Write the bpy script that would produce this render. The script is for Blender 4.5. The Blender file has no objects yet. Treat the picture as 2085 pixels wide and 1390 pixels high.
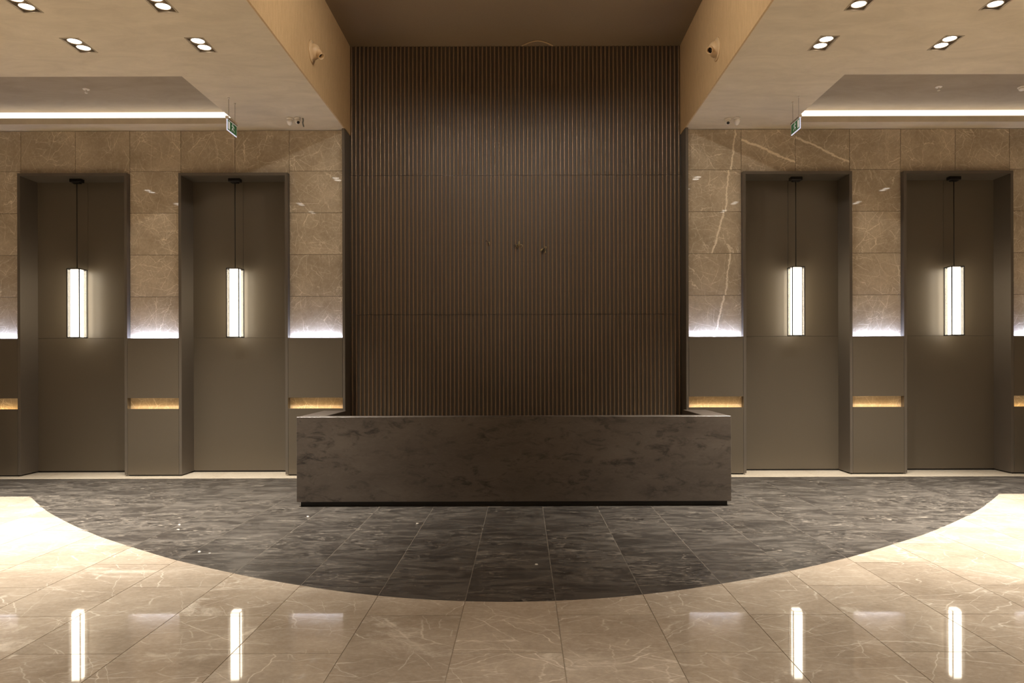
import bpy, bmesh, math, random
from mathutils import Vector, Matrix
random.seed(7)
S = bpy.context.scene
C = S.collection
PI = math.pi

# ---------------------------------------------------------------- camera, world, exposure
CX, CZ, F = 0.104, 1.567, 1490.0              # camera x / height (m), focal length in px of a 2085 px wide frame
cd = bpy.data.cameras.new('camera'); cam = bpy.data.objects.new('camera', cd); C.objects.link(cam)
cd.sensor_width = 36; cd.lens = F / 2085 * 36
cd.shift_x = -22.5 / 2085; cd.shift_y = 47 / 2085
cd.clip_start = 0.05
cam.location = (CX, 0, CZ); cam.rotation_euler = (PI / 2, 0.0028, 0)
S.camera = cam
w = bpy.data.worlds.new('world'); S.world = w; w.use_nodes = True
w.node_tree.nodes['Background'].inputs[0].default_value = (0.02, 0.018, 0.015, 1)
S.view_settings.view_transform = 'Standard'; S.view_settings.look = 'None'
S.view_settings.gamma = 1; S.view_settings.use_curve_mapping = False
S.view_settings.exposure = 0.34
WARM = (1.0, 0.925, 0.82)
SPOT_W = 430.0                                # per twin downlight, scaled by row and column below
ROW_K = [1.5, 1.3, .4, .2]; COL_K = [1.0, 1.15, 1.12, .8]; ROW_TILT = [9, 5, 0, 0]
HIGH_W = 170.0; HALL_W = 1000.0; WASH_W = 205.0  # strengths of the unseen lamps added in the high ceiling

# ---------------------------------------------------------------- main planes (metres)
YF, YM, YN, YW = 10.38, 10.46, 10.76, 10.70   # panel fronts, marble face, niche back, fluted wall
ZC, ZU = 4.924, 6.22                          # lower and upper ceiling
XB = 2.41                                     # bulkhead faces beside the high bay
XS = 13.0                                     # side walls
YBK = -2.5                                    # wall behind the camera

SIDE = {-1: 'on the dangling-cable side', 1: 'on the pale-vein side'}   # which flank of the fluted wall

def srgb(r, g, b):
    f = lambda v: ((v / 255 + 0.055) / 1.055) ** 2.4 if v > 10 else v / 255 / 12.92
    return (f(r), f(g), f(b), 1)

# ---------------------------------------------------------------- materials
class NT:
    def __init__(s, name):
        s.m = bpy.data.materials.new(name); s.m.use_nodes = True
        s.t = s.m.node_tree; s.n = s.t.nodes; s.b = s.n['Principled BSDF']
    def node(s, typ, ins=None, **kw):
        x = s.n.new(typ)
        for k, v in kw.items(): setattr(x, k, v)
        for k, v in (ins or {}).items(): s.set(x.inputs[k], v)
        return x
    def set(s, sock, v):
        if isinstance(v, bpy.types.NodeSocket): s.t.links.new(v, sock)
        else: sock.default_value = v
    def math(s, op, a, b=0.0, c=0.0):
        return s.node('ShaderNodeMath', {0: a, 1: b, 2: c}, operation=op).outputs[0]
    def vmath(s, op, a, b=(0, 0, 0)):
        return s.node('ShaderNodeVectorMath', {0: a, 1: b}, operation=op).outputs[0]
    def scale(s, a, f):
        x = s.node('ShaderNodeVectorMath', {0: a}, operation='SCALE'); s.set(x.inputs['Scale'], f); return x.outputs[0]
    def mapr(s, v, a, b, c, d, smooth=False):
        return s.node('ShaderNodeMapRange', {0: v, 1: a, 2: b, 3: c, 4: d}, interpolation_type='SMOOTHSTEP' if smooth else 'LINEAR').outputs[0]
    def noise(s, vec, scale, detail=4, rough=.55, dist=0.0, col=False):
        x = s.node('ShaderNodeTexNoise', {'Vector': vec, 'Scale': scale, 'Detail': detail, 'Roughness': rough, 'Distortion': dist})
        return x.outputs['Color' if col else 'Fac']
    def voro(s, vec, scale):
        return s.node('ShaderNodeTexVoronoi', {'Vector': vec, 'Scale': scale}, feature='DISTANCE_TO_EDGE').outputs['Distance']
    def mix(s, f, a, b, mode='MIX'):
        x = s.node('ShaderNodeMix', data_type='RGBA', blend_type=mode)
        s.set(x.inputs[0], f); s.set(x.inputs[6], a); s.set(x.inputs[7], b); return x.outputs[2]
    def obj(s): return s.node('ShaderNodeTexCoord').outputs['Object']
    def rnd(s): return s.node('ShaderNodeObjectInfo').outputs['Random']
    def P(s, **kw):
        for k, v in kw.items(): s.set(s.b.inputs[k.replace('_', ' ')], v)
        return s
    def bump(s, h, strength=.2, dist=.01):
        s.set(s.b.inputs['Normal'], s.node('ShaderNodeBump', {'Height': h, 'Strength': strength, 'Distance': dist}).outputs[0])

def plain(name, col, rough=.5, metal=0.0, grain=0.0, gscale=60, spec=.5):
    t = NT(name); t.P(Roughness=rough, Metallic=metal); t.b.inputs['Specular IOR Level'].default_value = spec
    if grain:
        n = t.noise(t.obj(), gscale, 3)
        f = t.mapr(n, .3, .7, 1 - grain, 1 + grain)
        t.P(Base_Color=t.mix(1.0, col, t.node('ShaderNodeCombineColor', {0: f, 1: f, 2: f}).outputs[0], 'MULTIPLY'))
    else: t.P(Base_Color=col)
    return t.m

def emit(name, col, strength):
    t = NT(name); t.P(Base_Color=(.8, .8, .8, 1), Roughness=.4, Emission_Color=(*col, 1), Emission_Strength=strength)
    return t.m

STREAKS = [(38, .8, .016, (0, 0, 0), 1.0), (-47, 1.0, .016, (7, 3, 5), .9), (72, .9, .014, (2, 9, 4), .8), (8, 1.5, .018, (5, 1, 8), .6), (-20, .6, .012, (4, 6, 2), 1.0)]
def stone(name, c1, c2, vein, s1=2.2, s2=6.0, w1=.02, w2=.012, rough=.06, str1=.6, str2=.35, stretch=(1, 1, 1), tilevar=.14, spec=.5, big_vein=False, blotch=None):
    t = NT(name)
    r = t.rnd()
    off = t.node('ShaderNodeCombineXYZ', {0: t.math('MULTIPLY', r, 37.0), 1: t.math('MULTIPLY', r, 91.0), 2: t.math('MULTIPLY', r, 53.0)}).outputs[0]
    o = t.obj()
    rot = t.node('ShaderNodeVectorRotate', {'Vector': o, 'Angle': t.math('MULTIPLY_ADD', r, 5.0, -2.5)}, rotation_type='Y_AXIS' if big_vein else 'Z_AXIS').outputs[0] if big_vein else o
    p = t.vmath('ADD', t.vmath('MULTIPLY', rot, stretch), off)
    wob = t.scale(t.vmath('SUBTRACT', t.noise(p, 2.2, 3, .6, col=True), (.5, .5, .5)), .22)
    wob2 = t.scale(t.vmath('SUBTRACT', t.noise(p, 9.0, 2, .6, col=True), (.5, .5, .5)), .035)
    q = t.vmath('ADD', t.vmath('ADD', p, wob), wob2)
    base = t.mix(t.mapr(t.noise(p, 1.6, 8, .68), .32, .68, 0, 1), c1, c2)
    fine = t.noise(p, 26, 4, .7)
    base = t.mix(t.mapr(fine, .5, .8, 0, .18), base, vein)
    ax = 'Y_AXIS' if big_vein else 'Z_AXIS'
    def streaks(ang, freq, wd, seed, lo, hi):
        rr = t.node('ShaderNodeVectorRotate', {'Vector': t.vmath('ADD', t.vmath('ADD', p, wob2), seed), 'Angle': math.radians(ang)}, rotation_type=ax).outputs[0]
        line = t.mapr(t.voro(t.vmath('MULTIPLY', rr, (.28, 1, 1)), freq), 0, wd * w2 / .014, 1, 0, True)
        return t.math('MULTIPLY', line, t.mapr(t.noise(t.vmath('ADD', p, seed), 3.2, 2), lo, hi, 0, 1, True))
    col = base
    for ang, fq, wd, seed, k in STREAKS:
        col = t.mix(t.math('MULTIPLY', streaks(ang, fq * s2, wd, seed, .42, .6), str2 * k), col, vein)
    l1 = t.math('MULTIPLY', t.mapr(t.voro(q, s1), 0, w1, 1, 0, True), t.mapr(t.noise(p, 2.3, 2), .48, .62, 0, 1, True))
    col = t.mix(t.math('MULTIPLY', l1, str1), col, vein)
    if blotch:
        bl = t.mapr(t.noise(t.vmath('ADD', q, (11, 4, 6)), 1.1, 9, .74, .8), .54, .70, 0, blotch, True)
        col = t.mix(bl, col, vein)
    if big_vein:
        def at(nm): return t.node('ShaderNodeAttribute', attribute_type='OBJECT', attribute_name=nm).outputs['Fac']
        sep = t.node('ShaderNodeSeparateXYZ', {0: t.vmath('ADD', o, t.scale(t.vmath('SUBTRACT', t.noise(o, 7, 7, .7, col=True), (.5, .5, .5)), .10))})
        vw = at('vein_width')
        d = t.math('ABSOLUTE', t.math('SUBTRACT', t.math('SUBTRACT', sep.outputs[0], at('vein_offset')), t.math('MULTIPLY', sep.outputs[2], at('vein_slope'))))
        ln = t.math('MULTIPLY', t.mapr(t.math('DIVIDE', d, t.math('MAXIMUM', vw, .0001)), .35, 1.0, 1, 0, True), t.math('GREATER_THAN', vw, .0005))
        col = t.mix(t.math('MULTIPLY', ln, .75), col, vein)
    v0 = t.mapr(t.noise(p, 38, 5, .7), .3, .7, .9, 1.1)
    v = t.mapr(t.math('FRACT', t.math('MULTIPLY', r, 17.31)), 0, 1, 1 - tilevar, 1 + tilevar)
    v = t.math('MULTIPLY', v, v0)
    col = t.mix(1.0, col, t.node('ShaderNodeCombineColor', {0: v, 1: v, 2: v}).outputs[0], 'MULTIPLY')
    t.P(Base_Color=col, Roughness=rough); t.b.inputs['Specular IOR Level'].default_value = spec
    return t

MT = {}
MT['marble'] = stone('wall_marble', srgb(160, 144, 122), srgb(194, 178, 154), srgb(250, 238, 215), 2.0, 6.5, .007, .0105, .025, .6, .6, tilevar=.06, big_vein=True).m
MT['floor_marble'] = stone('floor_marble', srgb(162, 147, 129), srgb(194, 180, 162), srgb(246, 237, 222), 1.0, 3.4, .005, .0075, .03, .65, .5, stretch=(.8, 1.1, 1), tilevar=.08, blotch=.6).m
MT['strip_marble'] = stone('border_marble', srgb(218, 204, 182), srgb(232, 220, 199), srgb(244, 234, 214), 1.3, 3.4, .012, .01, .2, .4, .3, tilevar=.03).m

def slate():
    t = stone('dark_floor_stone', srgb(46, 43, 41), srgb(62, 58, 55), srgb(176, 166, 152), .6, 1.6, .0035, .004, .34, .4, .2, stretch=(.55, 1.5, 1), tilevar=.07)
    col = t.b.inputs['Base Color'].links[0].from_socket
    p = t.vmath('ADD', t.vmath('MULTIPLY', t.obj(), (1.0, 2.2, 1)), t.node('ShaderNodeCombineXYZ', {0: t.math('MULTIPLY', t.rnd(), 61.0), 1: t.math('MULTIPLY', t.rnd(), 23.0)}).outputs[0])
    dust = t.mapr(t.noise(p, 1.6, 9, .70, 1.6), .42, .76, 0, .6)
    col = t.mix(dust, col, srgb(124, 117, 108))
    oo = t.vmath('ADD', t.obj(), t.node('ShaderNodeCombineXYZ', {0: t.math('MULTIPLY', t.rnd(), 31.0), 1: t.math('MULTIPLY', t.rnd(), 77.0)}).outputs[0])
    zone = t.mapr(t.noise(oo, 1.4, 2), .42, .58, 0, 1)
    for mul, seed, lo, hi, amt, c in (((5, 15, 1), (9, 5, 2), .58, .63, .85, srgb(22, 20, 18)), ((7, 24, 1), (2, 8, 6), .59, .66, .6, srgb(160, 151, 139)), ((16, 9, 1), (4, 1, 3), .62, .67, .5, srgb(130, 122, 112))):
        m_ = t.math('MULTIPLY', t.mapr(t.noise(t.vmath('ADD', t.vmath('MULTIPLY', oo, mul), seed), 1.0, 3, .55, 1.6), lo, hi, 0, amt), zone)
        col = t.mix(m_, col, c)
    speck = t.mapr(t.noise(t.vmath('ADD', t.obj(), (3, 8, 1)), 70, 1), .77, .8, 0, .7)
    col = t.mix(speck, col, srgb(215, 205, 190))
    t.P(Base_Color=col, Roughness=t.mapr(dust, 0, .5, .28, .5)); t.b.inputs['Specular IOR Level'].default_value = .35
    return t.m
MT['slate'] = slate()

def desk_stone():
    t = NT('desk_stone'); o = t.obj()
    p = t.vmath('MULTIPLY', o, (1.0, 1.0, 2.6))
    base = t.mix(t.mapr(t.noise(p, 1.4, 6, .6), .3, .7, 0, 1), srgb(72, 64, 57), srgb(92, 83, 74))
    dk = t.math('MULTIPLY', t.mapr(t.noise(p, 5.0, 7, .68, .8), .51, .66, 0, .9), t.mapr(t.noise(p, 1.1, 2), .36, .56, .2, 1))
    base = t.mix(dk, base, srgb(36, 31, 28))
    base = t.mix(t.mapr(t.noise(p, 30, 3), .5, .8, 0, .25), base, srgb(112, 102, 92))
    t.P(Base_Color=base, Roughness=.38); return t.m
MT['desk'] = desk_stone()

def plaster(name, c1, c2, rough=.6):
    t = NT(name); o = t.obj()
    p = t.vmath('MULTIPLY', o, (1, 2.2, 1))
    f = t.mapr(t.noise(p, 1.6, 9, .72, .6), .3, .7, 0, 1)
    t.P(Base_Color=t.mix(f, c1, c2), Roughness=rough); t.bump(t.noise(o, 40, 3), .05)
    return t.m
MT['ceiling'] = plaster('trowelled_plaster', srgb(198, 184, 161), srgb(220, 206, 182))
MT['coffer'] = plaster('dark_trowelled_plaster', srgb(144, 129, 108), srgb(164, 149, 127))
MT['ceiling_high'] = plain('brown_ceiling_paint', srgb(132, 113, 88), .7, grain=.05)
def paper():
    t = NT('tan_wallcovering'); o = t.obj()
    n = t.noise(t.vmath('MULTIPLY', o, (6, 6, .8)), 8, 6, .7)
    n2 = t.noise(o, 90, 2)
    col = t.mix(t.mapr(n, .35, .7, 0, 1), srgb(186, 154, 112), srgb(206, 174, 130))
    col = t.mix(t.mapr(n2, .55, .75, 0, .3), col, srgb(150, 116, 76))
    t.P(Base_Color=col, Roughness=.55); return t.m
MT['paper'] = paper()
MT['panel'] = plain('dark_taupe_panel', srgb(90, 81, 68), .38, grain=.06, gscale=180)
MT['jamb'] = plain('dark_taupe_metal', srgb(92, 84, 74), .38, grain=.04, gscale=120)
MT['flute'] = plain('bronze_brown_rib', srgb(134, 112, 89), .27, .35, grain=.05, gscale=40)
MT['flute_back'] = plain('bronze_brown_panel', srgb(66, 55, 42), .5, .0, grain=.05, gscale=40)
MT['black'] = plain('black_metal', srgb(24, 21, 19), .4, .3)
MT['plinth'] = plain('black_plinth', srgb(26, 25, 24), .5)
MT['grout'] = plain('grout', srgb(158, 144, 124), .8, grain=.15, gscale=50)
MT['joint'] = plain('pale_joint', srgb(128, 119, 107), .8, grain=.3, gscale=30)
MT['wall'] = plain('beige_wall_paint', srgb(150, 128, 100), .7, grain=.03)
MT['core'] = plain('brown_core', srgb(70, 60, 50), .8)
MT['white'] = plain('white_plastic', srgb(232, 224, 212), .35)
MT['tanplastic'] = plain('tan_painted_metal', srgb(196, 166, 126), .4)
MT['rim'] = plain('champagne_rim', srgb(180, 165, 142), .35, .4)
MT['recess'] = plain('downlight_recess', srgb(150, 138, 122), .45, .3)
MT['wire'] = plain('steel_wire', srgb(170, 158, 140), .4, .5)
MT['greycable'] = plain('grey_cable', srgb(112, 118, 114), .5)
MT['olivewire'] = plain('olive_wire', srgb(160, 142, 96), .5)
MT['green'] = emit('exit_green', srgb(20, 110, 55)[:3], .12); MT['green'].node_tree.nodes['Principled BSDF'].inputs['Base Color'].default_value = srgb(24, 112, 58)
MT['pict'] = emit('exit_white', (1, .93, .86), .25)
MT['edge'] = emit('exit_edge', (.62, .68, 1.0), .75)
MT['bulb'] = emit('downlight_lens', (1.0, .90, .78), 9.0)
MT['tube'] = emit('pendant_diffuser', (1.0, .88, .70), 8.5)
MT['cove'] = emit('cove_diffuser', (1.0, .88, .72), 1.4)
MT['ledcool'] = emit('cool_led', (.50, .62, 1.0), 115.0)
MT['ledwarm'] = emit('warm_led', (1.0, .66, .28), 14.0)
def glass():
    t = NT('clear_pane'); out = t.n['Material Output']
    tr = t.node('ShaderNodeBsdfTransparent', {0: (.93, .93, .92, 1)}); gl = t.node('ShaderNodeBsdfGlossy', {0: (1, 1, 1, 1), 'Roughness': .05})
    mx = t.node('ShaderNodeMixShader', {0: .05, 1: tr.outputs[0], 2: gl.outputs[0]})
    t.t.links.new(mx.outputs[0], out.inputs[0]); return t.m
MT['glass'] = glass()

# ---------------------------------------------------------------- geometry helpers
def link(name, me, mat=None, parent=None, loc=(0, 0, 0)):
    o = bpy.data.objects.new(name, me); C.objects.link(o); o.location = loc
    if mat and not me.materials: me.materials.append(MT[mat])
    if parent: o.parent = parent
    return o
def mesh(name, verts, faces, smooth=False):
    me = bpy.data.meshes.new(name); me.from_pydata([tuple(v) for v in verts], [], faces); me.update()
    if smooth: me.polygons.foreach_set('use_smooth', [len(p.vertices) <= 4 for p in me.polygons])   # end caps stay flat
    return me
def recalc(me):
    bm = bmesh.new(); bm.from_mesh(me); bmesh.ops.recalc_face_normals(bm, faces=bm.faces); bm.to_mesh(me); bm.free(); return me
def box_me(name, boxes, bevel=0.0, org=(0, 0, 0)):
    bm = bmesh.new()
    for (x0, x1, y0, y1, z0, z1) in boxes:
        vs = [bm.verts.new((x - org[0], y - org[1], z - org[2])) for x in (x0, x1) for y in (y0, y1) for z in (z0, z1)]
        for f in ((0, 1, 3, 2), (4, 6, 7, 5), (0, 4, 5, 1), (2, 3, 7, 6), (0, 2, 6, 4), (1, 5, 7, 3)):
            bm.faces.new([vs[i] for i in f])
    bmesh.ops.recalc_face_normals(bm, faces=bm.faces)
    if bevel: bmesh.ops.bevel(bm, geom=bm.edges[:], offset=bevel, segments=1, affect='EDGES')
    me = bpy.data.meshes.new(name); bm.to_mesh(me); bm.free(); return me
def sorted_box(b):
    return (min(b[0], b[1]), max(b[0], b[1]), min(b[2], b[3]), max(b[2], b[3]), min(b[4], b[5]), max(b[4], b[5]))
def box(name, b, mat, parent=None, bevel=0.0):
    """one box; origin at its own centre, placed in the frame of its (unrotated) parent"""
    b = sorted_box(b); c = Vector(((b[0] + b[1]) / 2, (b[2] + b[3]) / 2, (b[4] + b[5]) / 2))
    me = box_me(name, [b], bevel, c)
    return link(name, me, mat, parent, c - world_loc(parent))
def boxes(name, bs, mat, parent=None, bevel=0.0):
    me = box_me(name, [sorted_box(b) for b in bs], bevel, world_loc(parent)); return link(name, me, mat, parent)
def world_loc(p):
    v = Vector((0, 0, 0))
    while p: v = v + p.location; p = p.parent
    return v
def thing(name, label, cat, loc=(0, 0, 0), group=None):
    o = bpy.data.objects.new(name, None); C.objects.link(o); o.location = loc; o.empty_display_size = .05
    return tag(o, label, cat, group)
def tag(o, label, cat, group=None):
    o['label'] = label; o['category'] = cat
    if group: o['group'] = group
    return o
def struct(o, label=None, cat=None):
    o['kind'] = 'structure'
    if label: o['label'] = label
    if cat: o['category'] = cat
    return o
def tube_me(name, pts, r, seg=8):
    pts = [Vector(p) for p in pts]; vs, fs = [], []
    up = Vector((0.13, 0.21, .97))
    for i, p in enumerate(pts):
        d = (pts[min(i + 1, len(pts) - 1)] - pts[max(i - 1, 0)]).normalized()
        a = d.cross(up)
        if a.length < .05: a = d.cross(Vector((1, 0, 0)))
        a.normalize(); b = d.cross(a)
        for k in range(seg):
            t = 2 * PI * k / seg; vs.append(p + a * math.cos(t) * r + b * math.sin(t) * r)
    for i in range(len(pts) - 1):
        for k in range(seg):
            fs.append((i * seg + k, i * seg + (k + 1) % seg, (i + 1) * seg + (k + 1) % seg, (i + 1) * seg + k))
    fs.append(tuple(range(seg))); n = (len(pts) - 1) * seg; fs.append(tuple(n + k for k in reversed(range(seg))))
    return recalc(mesh(name, vs, fs, True))
def lathe_me(name, prof, seg=32, axis=(0, 0, 1), org=(0, 0, 0), cap=True):
    """profile of (radius, height) turned about an axis"""
    q = Vector((0, 0, 1)).rotation_difference(Vector(axis).normalized()); vs, fs = [], []
    for r, h in prof:
        for k in range(seg):
            t = 2 * PI * k / seg; vs.append(q @ Vector((r * math.cos(t), r * math.sin(t), h)) + Vector(org))
    for i in range(len(prof) - 1):
        for k in range(seg):
            fs.append((i * seg + k, i * seg + (k + 1) % seg, (i + 1) * seg + (k + 1) % seg, (i + 1) * seg + k))
    if cap:
        fs.append(tuple(reversed(range(seg)))); n = (len(prof) - 1) * seg; fs.append(tuple(n + k for k in range(seg)))
    return recalc(mesh(name, vs, fs, True))
def sheet_with_holes(name, x0, x1, y0, y1, z, holes, th=.02):
    """horizontal slab (underside at z) with rectangular holes"""
    xs = sorted({x0, x1, *[h[i] for h in holes for i in (0, 1)]}); ys = sorted({y0, y1, *[h[i] for h in holes for i in (2, 3)]})
    bm = bmesh.new(); V = {}
    def v(x, y):
        if (x, y) not in V: V[(x, y)] = bm.verts.new((x, y, z))
        return V[(x, y)]
    for i in range(len(xs) - 1):
        for j in range(len(ys) - 1):
            cx, cy = (xs[i] + xs[i + 1]) / 2, (ys[j] + ys[j + 1]) / 2
            if any(h[0] < cx < h[1] and h[2] < cy < h[3] for h in holes): continue
            bm.faces.new([v(xs[i], ys[j]), v(xs[i], ys[j + 1]), v(xs[i + 1], ys[j + 1]), v(xs[i + 1], ys[j])])
    ex = bmesh.ops.extrude_face_region(bm, geom=bm.faces[:])
    for g in ex['geom']:
        if isinstance(g, bmesh.types.BMVert): g.co.z += th
    bmesh.ops.recalc_face_normals(bm, faces=bm.faces)
    me = bpy.data.meshes.new(name); bm.to_mesh(me); bm.free(); return me

# ---------------------------------------------------------------- floor
floor = struct(box('floor', (-XS, XS, YBK, 10.9, -.06, -.004), 'grout'))
GX = [0, .6, 1.134, 1.654, 2.025, 2.678, 3.04, 3.618, 3.84, 4.4, 5.0, 5.45, 5.83]
GY = [4.838, 4.902, 5.06, 5.29, 5.485, 5.885, 6.145, 6.585, 6.765, 7.27, 7.86, 8.36, 8.80]
def g(x):
    x = abs(x)
    if x >= 5.83: return 8.79
    for i in range(len(GX) - 1):
        if x <= GX[i + 1]:                     # Catmull-Rom through the surveyed points of the curved edge
            h = GX[i + 1] - GX[i]; t = (x - GX[i]) / h
            def sl(k):
                if k == 0: return 0.0
                if k == len(GX) - 1: return (GY[k] - GY[k - 1]) / (GX[k] - GX[k - 1])
                return (GY[k + 1] - GY[k - 1]) / (GX[k + 1] - GX[k - 1])
            return (2*t**3 - 3*t*t + 1) * GY[i] + (t**3 - 2*t*t + t) * h * sl(i) + (-2*t**3 + 3*t*t) * GY[i + 1] + (t**3 - t*t) * h * sl(i + 1)
YSTRIP = 10.15
J = .0023                                      # half joint
def prism(name, lo, hi, mat, par=floor, join=None):
    """tile piece between two chains of points (same x, lo y < hi y)"""
    cx = (lo[0][0] + lo[-1][0]) / 2; cy = (min(p[1] for p in lo) + max(p[1] for p in hi)) / 2
    n = len(lo); vs = []
    for z in (-.02, 0):
        vs += [(p[0] - cx, p[1] - cy, z) for p in lo] + [(p[0] - cx, p[1] - cy, z) for p in hi]
    m = 2 * n; fs = [[m + i for i in range(n)] + [m + n + i for i in reversed(range(n))]]
    ring = list(range(n)) + [n + i for i in reversed(range(n))]
    for a, b in zip(ring, ring[1:] + ring[:1]): fs.append([a, b, m + b, m + a])
    if join is not None:
        k = len(join[0]); join[0].extend((v[0] + cx, v[1] + cy, v[2]) for v in vs); join[1].extend([[i + k for i in f] for f in fs]); return
    o = link(name, recalc(mesh(name, vs, fs)), mat, par, Vector((cx, cy, 0)) - par.location); return o
rest = ([], []); rest_dark = ([], [])
for k in range(-24, 25):
    x0, x1 = .315 + .6 * (k - 1) + J, .315 + .6 * k - J
    x0, x1 = max(x0, -XS + .01), min(x1, XS - .01)
    if x1 - x0 < .02: continue
    ph = 3.98 if k % 2 == 0 else 4.577
    r = -8
    while True:
        y0, y1 = ph + 1.1965 * r + J, ph + 1.1965 * (r + 1) - J; r += 1
        if y0 > YSTRIP: break
        y0, y1 = max(y0, YBK + .01), min(y1, YSTRIP - J)
        if y1 - y0 < .02: continue
        br = sorted({x0, x1, *[x0 + (x1 - x0) * i / 8 for i in range(9)], *[x for x in (-5.83, 5.83) if x0 < x < x1]})
        G = [g(x) for x in br]
        if max(G) <= y0 or min(G) >= y1:
            dark = max(G) <= y0
            far = y1 < 3.3 or max(abs(x0), abs(x1)) > 8.4
            prism('dark_tile' if dark else 'light_tile', [(x0, y0), (x1, y0)], [(x0, y1), (x1, y1)], 'slate' if dark else 'floor_marble', join=(rest_dark if dark else rest) if far else None)
            continue
        for dark in (True, False):             # the curved edge cuts this tile in two
            seg = []
            def flush():
                if len(seg) > 1 and max(h - l for _, l, h in seg) > .01:
                    prism('dark_tile' if dark else 'light_tile', join=None if max(abs(x0), abs(x1)) <= 8.4 else (rest_dark if dark else rest), lo=[(x, l) for x, l, h in seg], hi=[(x, max(h, l + .0005)) for x, l, h in seg], mat='slate' if dark else 'floor_marble')
                seg.clear()
            for x, gy in zip(br, G):
                lo, hi = (max(y0, gy + .001), y1) if dark else (y0, min(y1, gy - .001))
                if hi <= lo + .0008:
                    if seg: seg.append((x, min(max(lo, y0), y1 - .0006), min(max(lo, y0), y1 - .0006) + .0005)); flush()
                    last = (x, min(max(lo, y0), y1 - .0006)); continue
                if not seg and x > br[0]: seg.append((last[0], last[1], last[1] + .0005))
                seg.append((x, lo, hi))
            flush()
fr = link('tile_field', recalc(mesh('tile_field', *rest)), 'floor_marble', floor, -floor.location); fr['kind'] = 'stuff'
fr = link('dark_tile_field', recalc(mesh('dark_tile_field', *rest_dark)), 'slate', floor, -floor.location); fr['kind'] = 'stuff'
bx = [-XS + .01 + (2 * XS - .02) * i / 300 for i in range(301)]
bv = [(x, g(x), -.0012) for x in bx] + [(x, YSTRIP, -.0012) for x in bx]
link('dark_tile_joints', recalc(mesh('dark_tile_joints', bv, [(i, i + 1, 302 + i, 301 + i) for i in range(300)])), 'joint', floor, -floor.location)
for i in range(-10, 11):
    a, b = max(-XS + .01, i * 1.2 - .6 + J), min(XS - .01, i * 1.2 + .6 - J)
    prism('border_tile', [(a, YSTRIP + J), (b, YSTRIP + J)], [(a, 10.8), (b, 10.8)], 'strip_marble')

# ---------------------------------------------------------------- room shell
struct(box('wall_behind', (-XS, XS, YBK - .1, YBK, 0, ZU), 'wall'))
for s, nm in ((-1, 'left'), (1, 'right')):
    struct(box('wall_side_' + nm, (s * XS, s * (XS + .1), YBK, 10.9, 0, ZC + .3), 'core'))
    struct(box('wall_bulkhead_' + nm, (s * XB, s * (XB + .02), YBK, YW + .019, ZC - .001, ZU), 'paper'))

COLS = [3.26, 4.54, 5.82, 7.10]; ROWS = [7.67, 6.78, 5.62, 4.80]
TW, TL = .18, .34
HIGH_X = [-1.3, 0, 1.3]; HIGH_Y = 6.3; HALL_X = [-1.3, 1.3]; HALL_Y = [-1.7, -.4]; WASH = [(-.5, 5.1), (.5, 5.1), (-.5, 6.9), (.5, 6.9)]
struct(link('ceiling_high', sheet_with_holes('ceiling_high', -XB - .02, XB + .02, YBK, YW + .1, ZU, [(x - TW / 2, x + TW / 2, HIGH_Y - TL / 2, HIGH_Y + TL / 2) for x in HIGH_X] + [(x - TW / 2, x + TW / 2, y - TL / 2, y + TL / 2) for x, y in [(x, y) for x in HALL_X for y in HALL_Y] + WASH]), 'ceiling_high'))
CO = (3.85, 8.3, 8.50, 10.166)                 # coffer: inner x, outer x, front y, lip y
for s, nm in ((-1, 'left'), (1, 'right')):
    holes = [(s * x - TW / 2, s * x + TW / 2, y - TL / 2, y + TL / 2) for x in COLS for y in ROWS]
    cx = sorted((s * CO[0], s * CO[1])); holes.append((cx[0], cx[1], CO[2], CO[3] + .01))
    xx = sorted((s * (XB + .01), s * XS))
    low = struct(link('ceiling_' + nm, sheet_with_holes('ceiling_' + nm, xx[0], xx[1], YBK, YM + .03, ZC, holes), 'ceiling'))
    ZR = ZC + .2
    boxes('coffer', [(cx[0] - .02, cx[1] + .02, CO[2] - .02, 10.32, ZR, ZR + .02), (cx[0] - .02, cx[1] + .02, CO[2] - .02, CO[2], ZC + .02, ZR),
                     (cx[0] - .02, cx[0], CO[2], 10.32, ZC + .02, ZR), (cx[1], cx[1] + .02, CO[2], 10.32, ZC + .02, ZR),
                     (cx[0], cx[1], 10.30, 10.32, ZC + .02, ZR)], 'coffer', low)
    box('cove_lip', (cx[0], cx[1], CO[3], CO[3] + .02, ZC - .001, ZC + .082), 'ceiling', low)
    cl = thing('cove_light', 'continuous warm white cove light strip in the ceiling coffer, ' + SIDE[s], 'light strip', ((cx[0] + cx[1]) / 2, 10.285, ZC + .02), 'cove light strips')
    box('diffuser', (cx[0] + .01, cx[1] - .01, 10.27, 10.295, ZC + .05, ZR - .004), 'cove', cl)
    box('channel', (cx[0] + .01, cx[1] - .01, 10.20, 10.27, ZC + .022, ZC + .045), 'white', cl)

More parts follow.
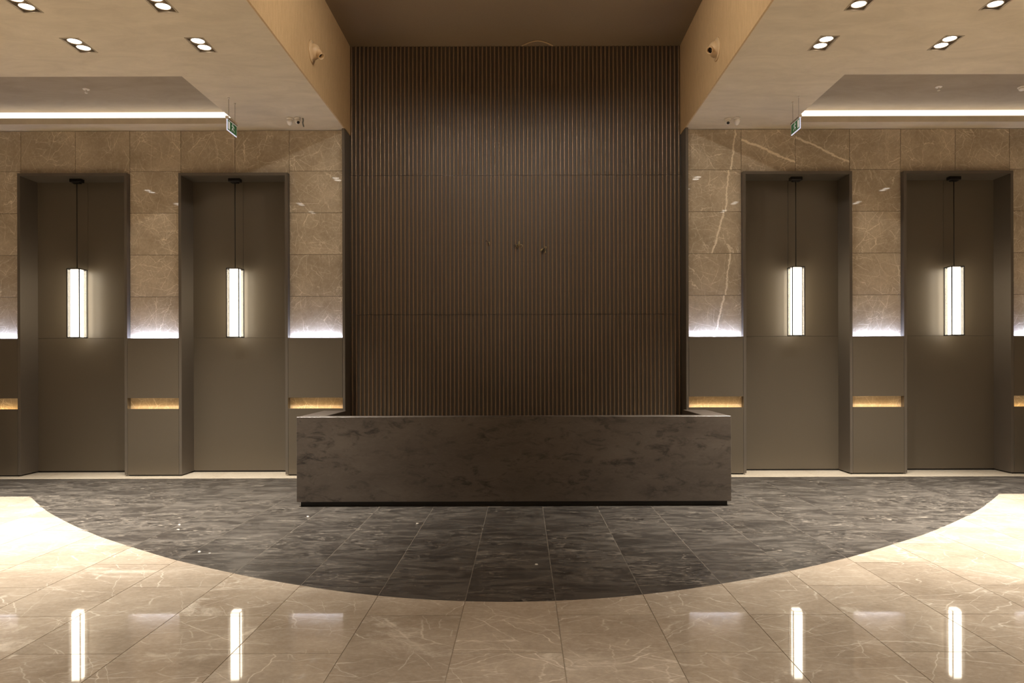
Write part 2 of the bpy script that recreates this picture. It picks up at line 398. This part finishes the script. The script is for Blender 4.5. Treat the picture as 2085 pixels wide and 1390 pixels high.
# ---------------------------------------------------------------- marble walls with niches
NICHE = [(3.23, 4.78), (5.51, 7.067)]
PIER = [(2.455, 3.23), (4.78, 5.51), (7.067, 8.59)]
ROWZ = [4.341, 3.744, 3.147, 2.550, 1.953, 1.356, .759]
TG = .0024
tile_cache = {}
def wall_tile(par, x0, x1, z0, z1):
    k = (round(x1 - x0, 4), round(z1 - z0, 4))
    if k not in tile_cache:
        a, b = k[0] / 2 - TG, k[1] / 2 - TG
        me = box_me('marble_tile', [(-a, a, -.01, .01, -b, b)], .0015); me.materials.append(MT['marble']); tile_cache[k] = me
    return link('marble_tile', tile_cache[k], None, par, Vector(((x0 + x1) / 2, YM + .01, (z0 + z1) / 2)) - par.location)
VEINS = {}                                     # broad pale veins seen on the tiles beside the bay: (side, column, row) -> offset, slope, width
for row, (za, xa, zb, xb) in enumerate([(4.92, 1499, 4.34, 1490), (4.34, 1484, 3.744, 1478), (3.744, 1475, 3.147, 1451), (3.147, 1487, 2.55, 1477), (2.55, 1475, 1.953, 1455)]):
    wx = lambda px: (px - 1065) * YM / F + CX
    VEINS[(1, 0, row)] = ((wx(xa) + wx(xb)) / 2 - (2.455 + 3.23) / 2, (wx(xa) - wx(xb)) / (za - zb), .017)
VEINS[(1, 'lintel', 0)] = (.02, -2.3, .055); VEINS[(1, 'lintel', 1)] = (.05, -2.1, .045)
for s, nm in ((-1, 'left'), (1, 'right')):
    bs = [(s * (a if a > 2.5 else 2.43), s * b, YM + .021, 10.9, 0, ZC) for a, b in PIER]
    bs += [(s * a, s * b, YM + .021, 10.9, 4.30, ZC) for a, b in NICHE] + [(s * a, s * b, YN + .03, 10.9, 0, 4.30) for a, b in NICHE]
    bs.append((s * 8.59, s * XS, YM, 10.9, 0, ZC))
    wl = struct(boxes('wall_' + nm, bs, 'core'))
    li = 0
    for a, b in NICHE:                         # lintel course, two tiles above each niche
        mid = (a + b) / 2
        for p, q in ((a, mid), (mid, b)):
            o = wall_tile(wl, *sorted((s * p, s * q)), 4.285, ZC - .003)
            v = VEINS.get((s, 'lintel', li)); li += 1
            if v: o['vein_offset'], o['vein_slope'], o['vein_width'] = v
    for c, (a, b) in enumerate(PIER):
        cols = [(a, b)] if c < 2 else [(a, a + .765), (a + .765, b)]
        for ci, (p, q) in enumerate(cols):
            tops = [ZC - .003] + ROWZ
            for r_ in range(len(tops) - 1):
                o = wall_tile(wl, *sorted((s * p, s * q)), tops[r_ + 1], tops[r_])
                v = VEINS.get((s, c, r_))
                if v: o['vein_offset'], o['vein_slope'], o['vein_width'] = v
    # dark return between marble wall and fluted bay
    struct(box('trim_%d' % (1 if s < 0 else 2), (s * 2.42, s * 2.455, YF, YW + .02, 0, ZC), 'jamb', None, .001))

# ---------------------------------------------------------------- fluted wall of the high bay
wb = struct(box('wall_back', (-2.46, 2.46, YW + .02, YW + .12, 0, ZU), 'core'))
NR = 81; PITCH = 4.84 / NR
def rib_me(h):
    prof = [(-.0135, 0), (-.0130, -.008), (-.0098, -.0145), (-.005, -.0180), (0, -.0192), (.005, -.0180), (.0098, -.0145), (.0130, -.008), (.0135, 0)]
    n = len(prof); vs = [(x, y, 0) for x, y in prof] + [(x, y, h) for x, y in prof]
    vs += vs[:2 * n]                           # the end caps have corners of their own, so the flank shading stays level
    fs = [(i, i + 1, n + i + 1, n + i) for i in range(n - 1)] + [tuple(range(2 * n, 3 * n)), tuple(reversed(range(3 * n, 4 * n)))]
    me = mesh('rib', vs, fs, True); me.materials.append(MT['flute']); return me
zy = lambda y: CZ + (742 - y) * YW / F
for z0, z1 in ((0.0, zy(640)), (zy(640), zy(357)), (zy(357), ZU)):
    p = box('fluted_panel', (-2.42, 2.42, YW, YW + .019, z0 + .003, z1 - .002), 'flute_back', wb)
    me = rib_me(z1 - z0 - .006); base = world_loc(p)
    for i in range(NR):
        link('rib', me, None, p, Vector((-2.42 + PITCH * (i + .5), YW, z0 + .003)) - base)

# ---------------------------------------------------------------- niches with pendants
NLAB = ['tall dark panelled wall niche next to the fluted wall', 'tall dark panelled wall niche, second from the fluted wall']
PLAB = ['glowing box pendant in the niche next to the fluted wall', 'glowing box pendant in the second niche from the fluted wall']
JW = .04; ZN = 4.30; ZS = 1.971
def pendant(x, label, group):
    y = 10.57; t = thing('pendant_lamp', label, 'lamp', (x, y, 1.968), group)
    a, d, z0, z1, b = .0865, .0925, 1.968, 2.963, .0065
    bars = []
    for sx in (-1, 1):
        for sy in (-1, 1): bars.append((x + sx * a - b, x + sx * a + b, y + sy * d - b, y + sy * d + b, z0, z1))
    for z in (z0, z1 - 2 * b):
        for sy in (-1, 1): bars.append((x - a, x + a, y + sy * d - b, y + sy * d + b, z, z + 2 * b))
        for sx in (-1, 1): bars.append((x + sx * a - b, x + sx * a + b, y - d, y + d, z, z + 2 * b))
    boxes('frame', bars, 'black', t)
    box('top_plate', (x - a + b, x + a - b, y - d + b, y + d - b, z1 - .006, z1 - .002), 'black', t)
    box('diffuser', (x - .058, x + .058, y - .064, y + .064, z0 + .008, z1 - .012), 'tube', t, .004)
    for sy in (-1, 1): box('glass_pane', (x - a + b, x + a - b, y + sy * d - .0015, y + sy * d + .0015, z0 + .01, z1 - .01), 'glass', t)
    for sx in (-1, 1): box('glass_pane', (x + sx * a - .0015, x + sx * a + .0015, y - d + b, y + d - b, z0 + .01, z1 - .01), 'glass', t)
    link('cable', tube_me('cable', [(0, 0, z1 - 1.972), (0, 0, 4.20 - 1.968)], .006), 'black', t)
    box('canopy', (x - .085, x + .085, y - .045, y + .045, 4.212, 4.26), 'black', t, .006)
    box('canopy_bracket', (x - .05, x + .05, y - .03, y + .03, 4.195, 4.212), 'black', t)
    return t
for i, (a, b) in enumerate(NICHE):
    for s in (-1, 1):
        c = s * (a + b) / 2
        t = thing('wall_niche', NLAB[i] + ', ' + SIDE[s], 'niche', (c, YN, 0), ['niches flanking the fluted wall', 'second niches from the fluted wall'][i])
        for p, q in ((a, a + JW), (b - JW, b)): box('jamb', (s * p, s * q, YF, YN + .02, .018, ZN), 'jamb', t, .001)
        box('head', (s * (a + JW), s * (b - JW), YF, YN + .02, ZN - JW, ZN), 'jamb', t, .001)
        m = (a + b) / 2
        for p, q in ((a + JW, m - .0012), (m + .0012, b - JW)): box('upper_panel', (s * p, s * q, YN, YN + .02, ZS + .0015, ZN - JW), 'panel', t, .001)
        box('lower_panel', (s * (a + JW), s * (b - JW), YN, YN + .02, .022, ZS - .0015), 'panel', t, .001)
        box('floor_gap', (s * (a + JW), s * (b - JW), YN + .008, YN + .02, 0, .022), 'black', t)
        pendant(s * ((a + b) / 2 + .045), PLAB[i] + ', ' + SIDE[s], ['pendants in the niches flanking the fluted wall', 'pendants in the second niches'][i])

# ---------------------------------------------------------------- dark wainscot units between the niches
ULAB = ['dark wainscot with glowing slot beside the fluted wall', 'dark wainscot with glowing slot between two pendant niches', 'dark wainscot with glowing slot beyond the outer niche']
Z1, SA, SB = 1.957, .954, 1.107
for i, (a, b) in enumerate(PIER):
    for s in (-1, 1):
        b2 = b if i < 2 else 8.55
        t = thing('wainscot_panel', ULAB[i] + ', ' + SIDE[s], 'wall panel', (s * (a + b2) / 2, YF, 0), ['wainscots beside the fluted wall', 'wainscots between the niches', 'wainscots beyond the outer niches'][i])
        e = .003
        box('upper_panel', (s * (a + e), s * (b2 - e), YF, YF + .02, SB, Z1), 'panel', t, .001)
        box('lower_panel', (s * (a + e), s * (b2 - e), YF, YF + .02, .018, SA), 'panel', t, .001)
        box('slot_soffit', (s * (a + e), s * (b2 - e), YF + .02, YM - .001, SB, SB + .012), 'panel', t)
        box('base', (s * (a + e), s * (b2 - e), YF + .03, YM - .001, 0, .05), 'black', t)
        box('cool_led_strip', (s * (a + .03), s * (b2 - .03), YF + .030, YF + .045, Z1 - .030, Z1 - .022), 'ledcool', t)
        box('warm_led_strip', (s * (a + .03), s * (b2 - .03), YF + .030, YF + .045, SA - .030, SA - .022), 'ledwarm', t)
        box('led_ledge', (s * (a + e), s * (b2 - e), YF + .02, YM - .001, Z1 - .045, Z1 - .036), 'panel', t)
        box('led_ledge', (s * (a + e), s * (b2 - e), YF + .02, YM - .001, SA - .045, SA - .036), 'panel', t)
        if i == 2: box('end_post', (s * 8.551, s * 8.589, YF, YM - .001, 0, 1.96), 'jamb', t)

# ---------------------------------------------------------------- reception desk
DY0, DY1, DW, DH, DB = 8.08, 9.20, 2.40, .995, .055
d = thing('reception_desk', 'long dark stone U-shaped reception desk in front of the fluted wall', 'desk', (0, (DY0 + DY1) / 2, 0))
box('front_panel', (-DW, DW, DY0, DY0 + .17, DB, DH), 'desk', d, .004)
for s in (-1, 1): box('side_wing', (s * DW, s * (DW - .28), DY0 + .1705, DY1, DB, DH), 'desk', d, .004)
boxes('plinth', [(-2.365, 2.365, DY0 + .04, DY0 + .16, 0, DB - .0005), (-2.365, -2.15, DY0 + .16, DY1 - .03, 0, DB - .0005), (2.15, 2.365, DY0 + .16, DY1 - .03, 0, DB - .0005)], 'plinth', d)
box('worktop', (-DW + .281, DW - .281, DY0 + .171, DY0 + .80, .72, .75), 'panel', d, .002)

# ---------------------------------------------------------------- twin downlights
RLAB = ['first row from coffer', 'second row from coffer', 'third row from coffer', 'fourth row from coffer']
CLAB = ['nearest the bulkhead', 'second from bulkhead', 'third from bulkhead', 'fourth from bulkhead']
me_rim = box_me('rim', [(-TW/2 - .008, TW/2 + .008, -TL/2 - .008, -TL/2 + .006, -.004, .003), (-TW/2 - .008, TW/2 + .008, TL/2 - .006, TL/2 + .008, -.004, .003),
                        (-TW/2 - .008, -TW/2 + .006, -TL/2, TL/2, -.004, .003), (TW/2 - .006, TW/2 + .008, -TL/2, TL/2, -.004, .003)])
me_rim.materials.append(MT['rim'])
e = .002
me_can = box_me('housing', [(-TW/2 + e, TW/2 - e, -TL/2 + e, TL/2 - e, .055, .06), (-TW/2 + e, -TW/2 + .006, -TL/2 + e, TL/2 - e, .003, .055), (TW/2 - .006, TW/2 - e, -TL/2 + e, TL/2 - e, .003, .055),
                            (-TW/2 + e, TW/2 - e, -TL/2 + e, -TL/2 + .006, .003, .055), (-TW/2 + e, TW/2 - e, TL/2 - .006, TL/2 - e, .003, .055)])
me_can.materials.append(MT['recess'])
me_ring = lathe_me('spot_ring', [(.074, .050), (.074, .008), (.069, .004), (.064, .008), (.064, .02)], 28, cap=False); me_ring.materials.append(MT['rim'])
me_lens = lathe_me('lens', [(.0635, .016), (.0635, .011), (.05, .009), (.02, .008)], 28); me_lens.materials.append(MT['bulb'])
def beam(watt, size=84, blend=.8):
    sd = bpy.data.lights.new('downlight_beam', 'SPOT'); sd.energy = watt; sd.color = WARM; sd.spot_size = math.radians(size); sd.spot_blend = blend; sd.shadow_soft_size = .06
    return sd
for ci, x in enumerate(COLS):
    for ri, y in enumerate(ROWS):
        for s in (-1, 1):
            t = thing('twin_downlight', 'twin downlight, %s, %s, %s' % (RLAB[ri], CLAB[ci], SIDE[s]), 'downlight', (s * x, y, ZC), 'twin downlights row %d column %d' % (ri + 1, ci + 1))
            link('rim', me_rim, None, t); link('housing', me_can, None, t)
            for k in (-1, 1):
                rg = link('spot_ring', me_ring, None, t, (0, k * .078, 0)); link('lens', me_lens, None, rg)
            lo = bpy.data.objects.new('downlight_beam', beam(SPOT_W * ROW_K[ri] * COL_K[ci], 84 if ci < 2 else 68)); C.objects.link(lo); lo.parent = t; lo.location = (0, 0, -.01); lo.rotation_euler = (math.radians(ROW_TILT[ri] if ci < 2 else 0), 0, 0)
# unseen lamps, added to brighten the fluted wall and raise the hall's bounce light
for x, y, watt, size, tilt in [(x, HIGH_Y, HIGH_W, 54, 57) for x in HIGH_X] + [(x, y, HALL_W, 90, 0) for x in HALL_X for y in HALL_Y]:
    t = thing('twin_downlight', 'added unseen twin downlight in the high brown ceiling, ' + ('tilted towards the fluted wall' if tilt else 'shining straight down in the hall'), 'downlight', (x, y, ZU), 'added twin downlights in the high ceiling, ' + ('tilted' if tilt else 'straight'))
    link('rim', me_rim, None, t); link('housing', me_can, None, t)
    for k in (-1, 1):
        rg = link('spot_ring', me_ring, None, t, (0, k * .078, 0)); link('lens', me_lens, None, rg)
    lo = bpy.data.objects.new('downlight_beam', beam(watt, size, .9)); C.objects.link(lo); lo.parent = t; lo.location = (0, 0, -.01); lo.rotation_euler = (math.radians(tilt), 0, 0)

# unseen washers added to brighten the bulkheads, each turned to the one across
for x, y in WASH:
    t = thing('twin_downlight', 'added unseen twin downlight in the high brown ceiling, turned towards a tan bulkhead', 'downlight', (x, y, ZU), 'added twin downlights washing the bulkheads')
    link('rim', me_rim, None, t); link('housing', me_can, None, t)
    for k in (-1, 1):
        rg = link('spot_ring', me_ring, None, t, (0, k * .078, 0)); link('lens', me_lens, None, rg)
    lo = bpy.data.objects.new('downlight_beam', beam(WASH_W, 80, 1.0)); C.objects.link(lo); lo.parent = t; lo.location = (0, 0, -.01)
    aim = Vector((-math.copysign(XB, x), y + 1.3, 5.3)) - Vector((x, y, ZU)); lo.rotation_euler = aim.to_track_quat('-Z', 'Y').to_euler()

# ---------------------------------------------------------------- exit signs
for s in (-1, 1):
    x, ya, yb, za, zb = s * 3.58, 9.13, 9.43, 4.508, 4.643
    if s > 0: x = 3.57
    t = thing('exit_sign', 'green exit sign plate, white figure running %s towards a white door bar' % ('left' if s < 0 else 'right'), 'exit sign', (x, (ya + yb) / 2, za))
    box('plate', (x - .004, x + .004, ya, yb, za, zb), 'pict', t)
    box('green_field', (x - s * .004, x - s * .0052, ya + .008, yb - .008, za + .008, zb - .007), 'green', t)
    boxes('lit_edge', [(x - .0045, x + .0045, ya - .004, ya, za - .004, zb), (x - .0045, x + .0045, ya, yb, za - .004, za)], 'edge', t)
    fx = lambda dd: x - s * dd
    box('door_symbol', (fx(.0052), fx(.0062), ya + .022, ya + .075, za + .022, zb - .02), 'pict', t)
    # running figure: y is along the plate (door at ya), z up
    Y0, Z0 = ya + .165, za + .02
    limbs = [((.012, .060), (-.004, .036), .012), ((.012, .072), (.034, .064), .007), ((.034, .064), (.044, .050), .006), ((.010, .072), (-.016, .060), .007), ((-.016, .060), (-.034, .068), .006),
             ((-.002, .038), (.022, .026), .009), ((.022, .026), (.046, .008), .007), ((-.004, .038), (-.024, .026), .009), ((-.024, .026), (-.020, .003), .007)]
    bm = bmesh.new()
    def poly(pts):
        v0 = [bm.verts.new((fx(.0052) - x, Y0 + p[0] * 1.1 - (ya + yb) / 2, Z0 + p[1] * 1.1 - za)) for p in pts]; v1 = [bm.verts.new((fx(.0064) - x, Y0 + p[0] * 1.1 - (ya + yb) / 2, Z0 + p[1] * 1.1 - za)) for p in pts]
        bm.faces.new(v0); bm.faces.new(v1); n = len(pts)
        for i in range(n): bm.faces.new([v0[i], v0[(i + 1) % n], v1[(i + 1) % n], v1[i]])
    for (p, q, wd) in limbs:
        p, q = Vector(p), Vector(q); dn = (q - p).normalized(); nn = Vector((-dn.y, dn.x)) * wd / 2
        poly([p + nn, p - nn, q - nn * .8, q + nn * .8])
    poly([(-.002 + .009 * math.cos(2 * PI * i / 10), .084 + .009 * math.sin(2 * PI * i / 10)) for i in range(10)])
    bmesh.ops.recalc_face_normals(bm, faces=bm.faces)
    me = bpy.data.meshes.new('running_figure'); bm.to_mesh(me); bm.free(); link('running_figure', me, 'pict', t)
    box('light_bar', (x - .012, x + .012, ya - .005, yb + .005, zb, zb + .022), 'wire', t, .002)
    box('end_cap', (x - .016, x + .016, ya - .018, ya + .012, zb - .004, zb + .034), 'white', t, .003)
    for yy in (ya + .05, yb - .05):
        ax = x
        link('suspension_wire', tube_me('suspension_wire', [(0, yy - (ya + yb) / 2, zb + .02 - za), (0, yy - (ya + yb) / 2, ZC - za)], .0022, 6), 'wire', t)
        link('ceiling_boss', lathe_me('ceiling_boss', [(.012, ZC - za), (.012, ZC - za - .012), (.004, ZC - za - .02)], 12, org=(0, yy - (ya + yb) / 2, 0)), 'white', t)

# ---------------------------------------------------------------- ceiling cameras
def cctv(x, y, face, label, group=None):
    t = thing('security_camera', label, 'camera', (x, y, ZC), group)
    link('mount', lathe_me('mount', [(.044, 0), (.044, -.010), (.040, -.018), (.03, -.026)], 24), 'white', t)
    f = Vector(face).normalized(); c = Vector((0, 0, -.042))
    prof = [(.001, -.040), (.016, -.037), (.030, -.028), (.038, -.014), (.041, 0), (.039, .016), (.034, .032), (.027, .048), (.023, .054), (.0205, .056)]
    body = link('eyeball', lathe_me('eyeball', prof, 24, axis=f, org=c), 'white', t)
    link('lens', lathe_me('lens', [(.020, .0562), (.020, .0575), (.012, .0585)], 18, axis=f, org=c), 'black', body)
cctv(-3.055, 9.94, (-.15, .55, -.8), 'white egg-shaped ceiling camera turned away, beside the camera with the dangling grey cable')
cctv(-2.952, 9.94, (.45, -.75, -.6), 'white egg-shaped ceiling camera with dark lens, beside the dangling grey cable')
cctv(2.915, 10.02, (-.12, -.85, -.55), 'white egg-shaped ceiling camera with dark round lens, no cable hanging beside it')
cctv(3.03, 9.98, (.1, .55, -.85), 'white egg-shaped ceiling camera turned away, over the long pale marble vein')
hc = link('hanging_cable', tube_me('hanging_cable', [(0, 0, 0), (.004, .0, -.03), (-.003, .003, -.06), (.003, 0, -.09), (.012, -.002, -.118)], .009), 'greycable', None, (-2.88, 9.95, ZC))
tag(hc, 'short grey cable end dangling from the ceiling beside a white camera', 'cable')

# ---------------------------------------------------------------- jet nozzles on the bulkheads
for s, y, z, dr in ((-1, 8.74, 5.31, (.62, -.35, -.62)), (1, 8.66, 5.29, (-.5, -.72, -.42))):
    t = thing('air_nozzle', 'tan round jet air nozzle on the bulkhead, ' + ('spout tipped down along the wall' if s < 0 else 'dark bore facing into the hall'), 'air nozzle', (s * XB, y, z), 'jet nozzles on the bulkheads')
    n = (-s, 0, 0)
    link('flange', lathe_me('flange', [(.135, 0), (.135, .006), (.128, .014), (.112, .018), (.104, .018), (.098, .030)], 36, axis=n), 'tanplastic', t)
    link('ball', lathe_me('ball', [(.096, .016), (.094, .034), (.086, .055), (.072, .074), (.055, .088), (.035, .096), (.015, .1)], 36, axis=n), 'tanplastic', t)
    dv = Vector(dr).normalized(); o0 = Vector((-s * .05, 0, 0)) + dv * .045
    sp = link('spout', lathe_me('spout', [(.052, 0), (.042, .02), (.037, .04), (.037, .07), (.041, .074), (.041, .078), (.034, .078), (.033, .02)], 28, axis=dv, org=o0, cap=False), 'tanplastic', t)
    link('bore', lathe_me('bore', [(.0335, .022), (.0335, .026), (.01, .027)], 24, axis=dv, org=o0), 'black', sp)

# ---------------------------------------------------------------- sprinklers, smoke detector
def sprinkler(x, y, label):
    t = thing('sprinkler', label, 'sprinkler', (x, y, ZR))
    link('escutcheon', lathe_me('escutcheon', [(.042, 0), (.042, -.004), (.034, -.010), (.016, -.012)], 24), 'white', t)
    link('stem', lathe_me('stem', [(.010, -.011), (.010, -.04), (.006, -.045)], 12), 'white', t)
    link('deflector', lathe_me('deflector', [(.018, -.046), (.018, -.049), (.005, -.052)], 16), 'white', t)
yd = F * (ZR - CZ) / (742 - 179)
sprinkler((177 - 1065) * yd / F + CX, yd, 'small white sprinkler head alone in the coffer ceiling, no detector beside it')
sprinkler((1913 - 1065) * yd / F + CX, yd, 'small white sprinkler head in the coffer ceiling beside the round smoke detector')
t = thing('smoke_detector', 'round white smoke detector in the coffer ceiling beside a sprinkler', 'smoke detector', ((2084 - 1065) * yd / F + CX, yd, ZR))
link('base', lathe_me('base', [(.058, 0), (.058, -.014), (.054, -.018)], 28), 'white', t)
link('cap', lathe_me('cap', [(.046, -.018), (.046, -.036), (.04, -.046), (.02, -.05)], 28), 'white', t)

# ---------------------------------------------------------------- loose wiring
lp = [(-.225 + .45 * i / 16, -.02 - .16 * math.sin(PI * i / 16), -.012) for i in range(17)]
tag(link('ceiling_cable_loop', tube_me('ceiling_cable_loop', lp, .007), 'tanplastic', None, ((1096 - 1065) * 10.6 / F + CX, YW - .02, ZU)), 'thin pale cable loop at the top of the fluted wall', 'cable')
def wires(px, py, n, size, label):
    t = thing('wire_ends', label, 'wires', ((px - 1065) * YW / F + CX, YW, CZ + (742 - py) * YW / F))
    for i in range(n):
        a = random.uniform(0, 2 * PI); p = [(0, 0, 0)]; q = Vector((random.uniform(-.03, .03), 0, random.uniform(-.03, .03)))
        for k in range(1, 7):
            u = k / 6; p.append((q.x * u + size * math.sin(u * 2.6) * math.cos(a), -.02 - .05 * math.sin(u * PI), q.z * u + size * math.sin(u * 2.6) * math.sin(a) - .03 * u * u))
        link('wire', tube_me('wire', p, .004, 6), 'olivewire' if i % 3 else 'black', t)
wires(994, 494, 3, .03, 'smallest pale tuft of wire ends poking from the fluted wall')
wires(1056, 500, 6, .05, 'spiky middle tuft of wire ends poking from the fluted wall')
wires(1108, 505, 6, .055, 'looped tuft of wire ends with curled strands on the fluted wall')

# ---------------------------------------------------------------- plaster flakes on the dark floor
for px, py in ((364, 1066), (362, 1076), (405, 1121), (426, 1125), (626, 1050), (1091, 1149), (849, 1065)):
    dd = F * CZ / (py - 742); x = (px - 1065) * dd / F + CX
    n = 6; vs = []
    for zz, k in ((0, 1), (.005, .8)):
        for i in range(n):
            rr = random.uniform(.010, .017) * k; vs.append((rr * math.cos(2 * PI * i / n), rr * .9 * math.sin(2 * PI * i / n), zz))
    fs = [tuple(reversed(range(n))), tuple(range(n, 2 * n))] + [(i, (i + 1) % n, n + (i + 1) % n, n + i) for i in range(n)]
    tag(link('plaster_flake', mesh('plaster_flake', vs, fs), 'white', None, (x, dd, 0)), 'small white plaster flake lying on the dark stone floor', 'debris', 'plaster flakes on the dark floor')
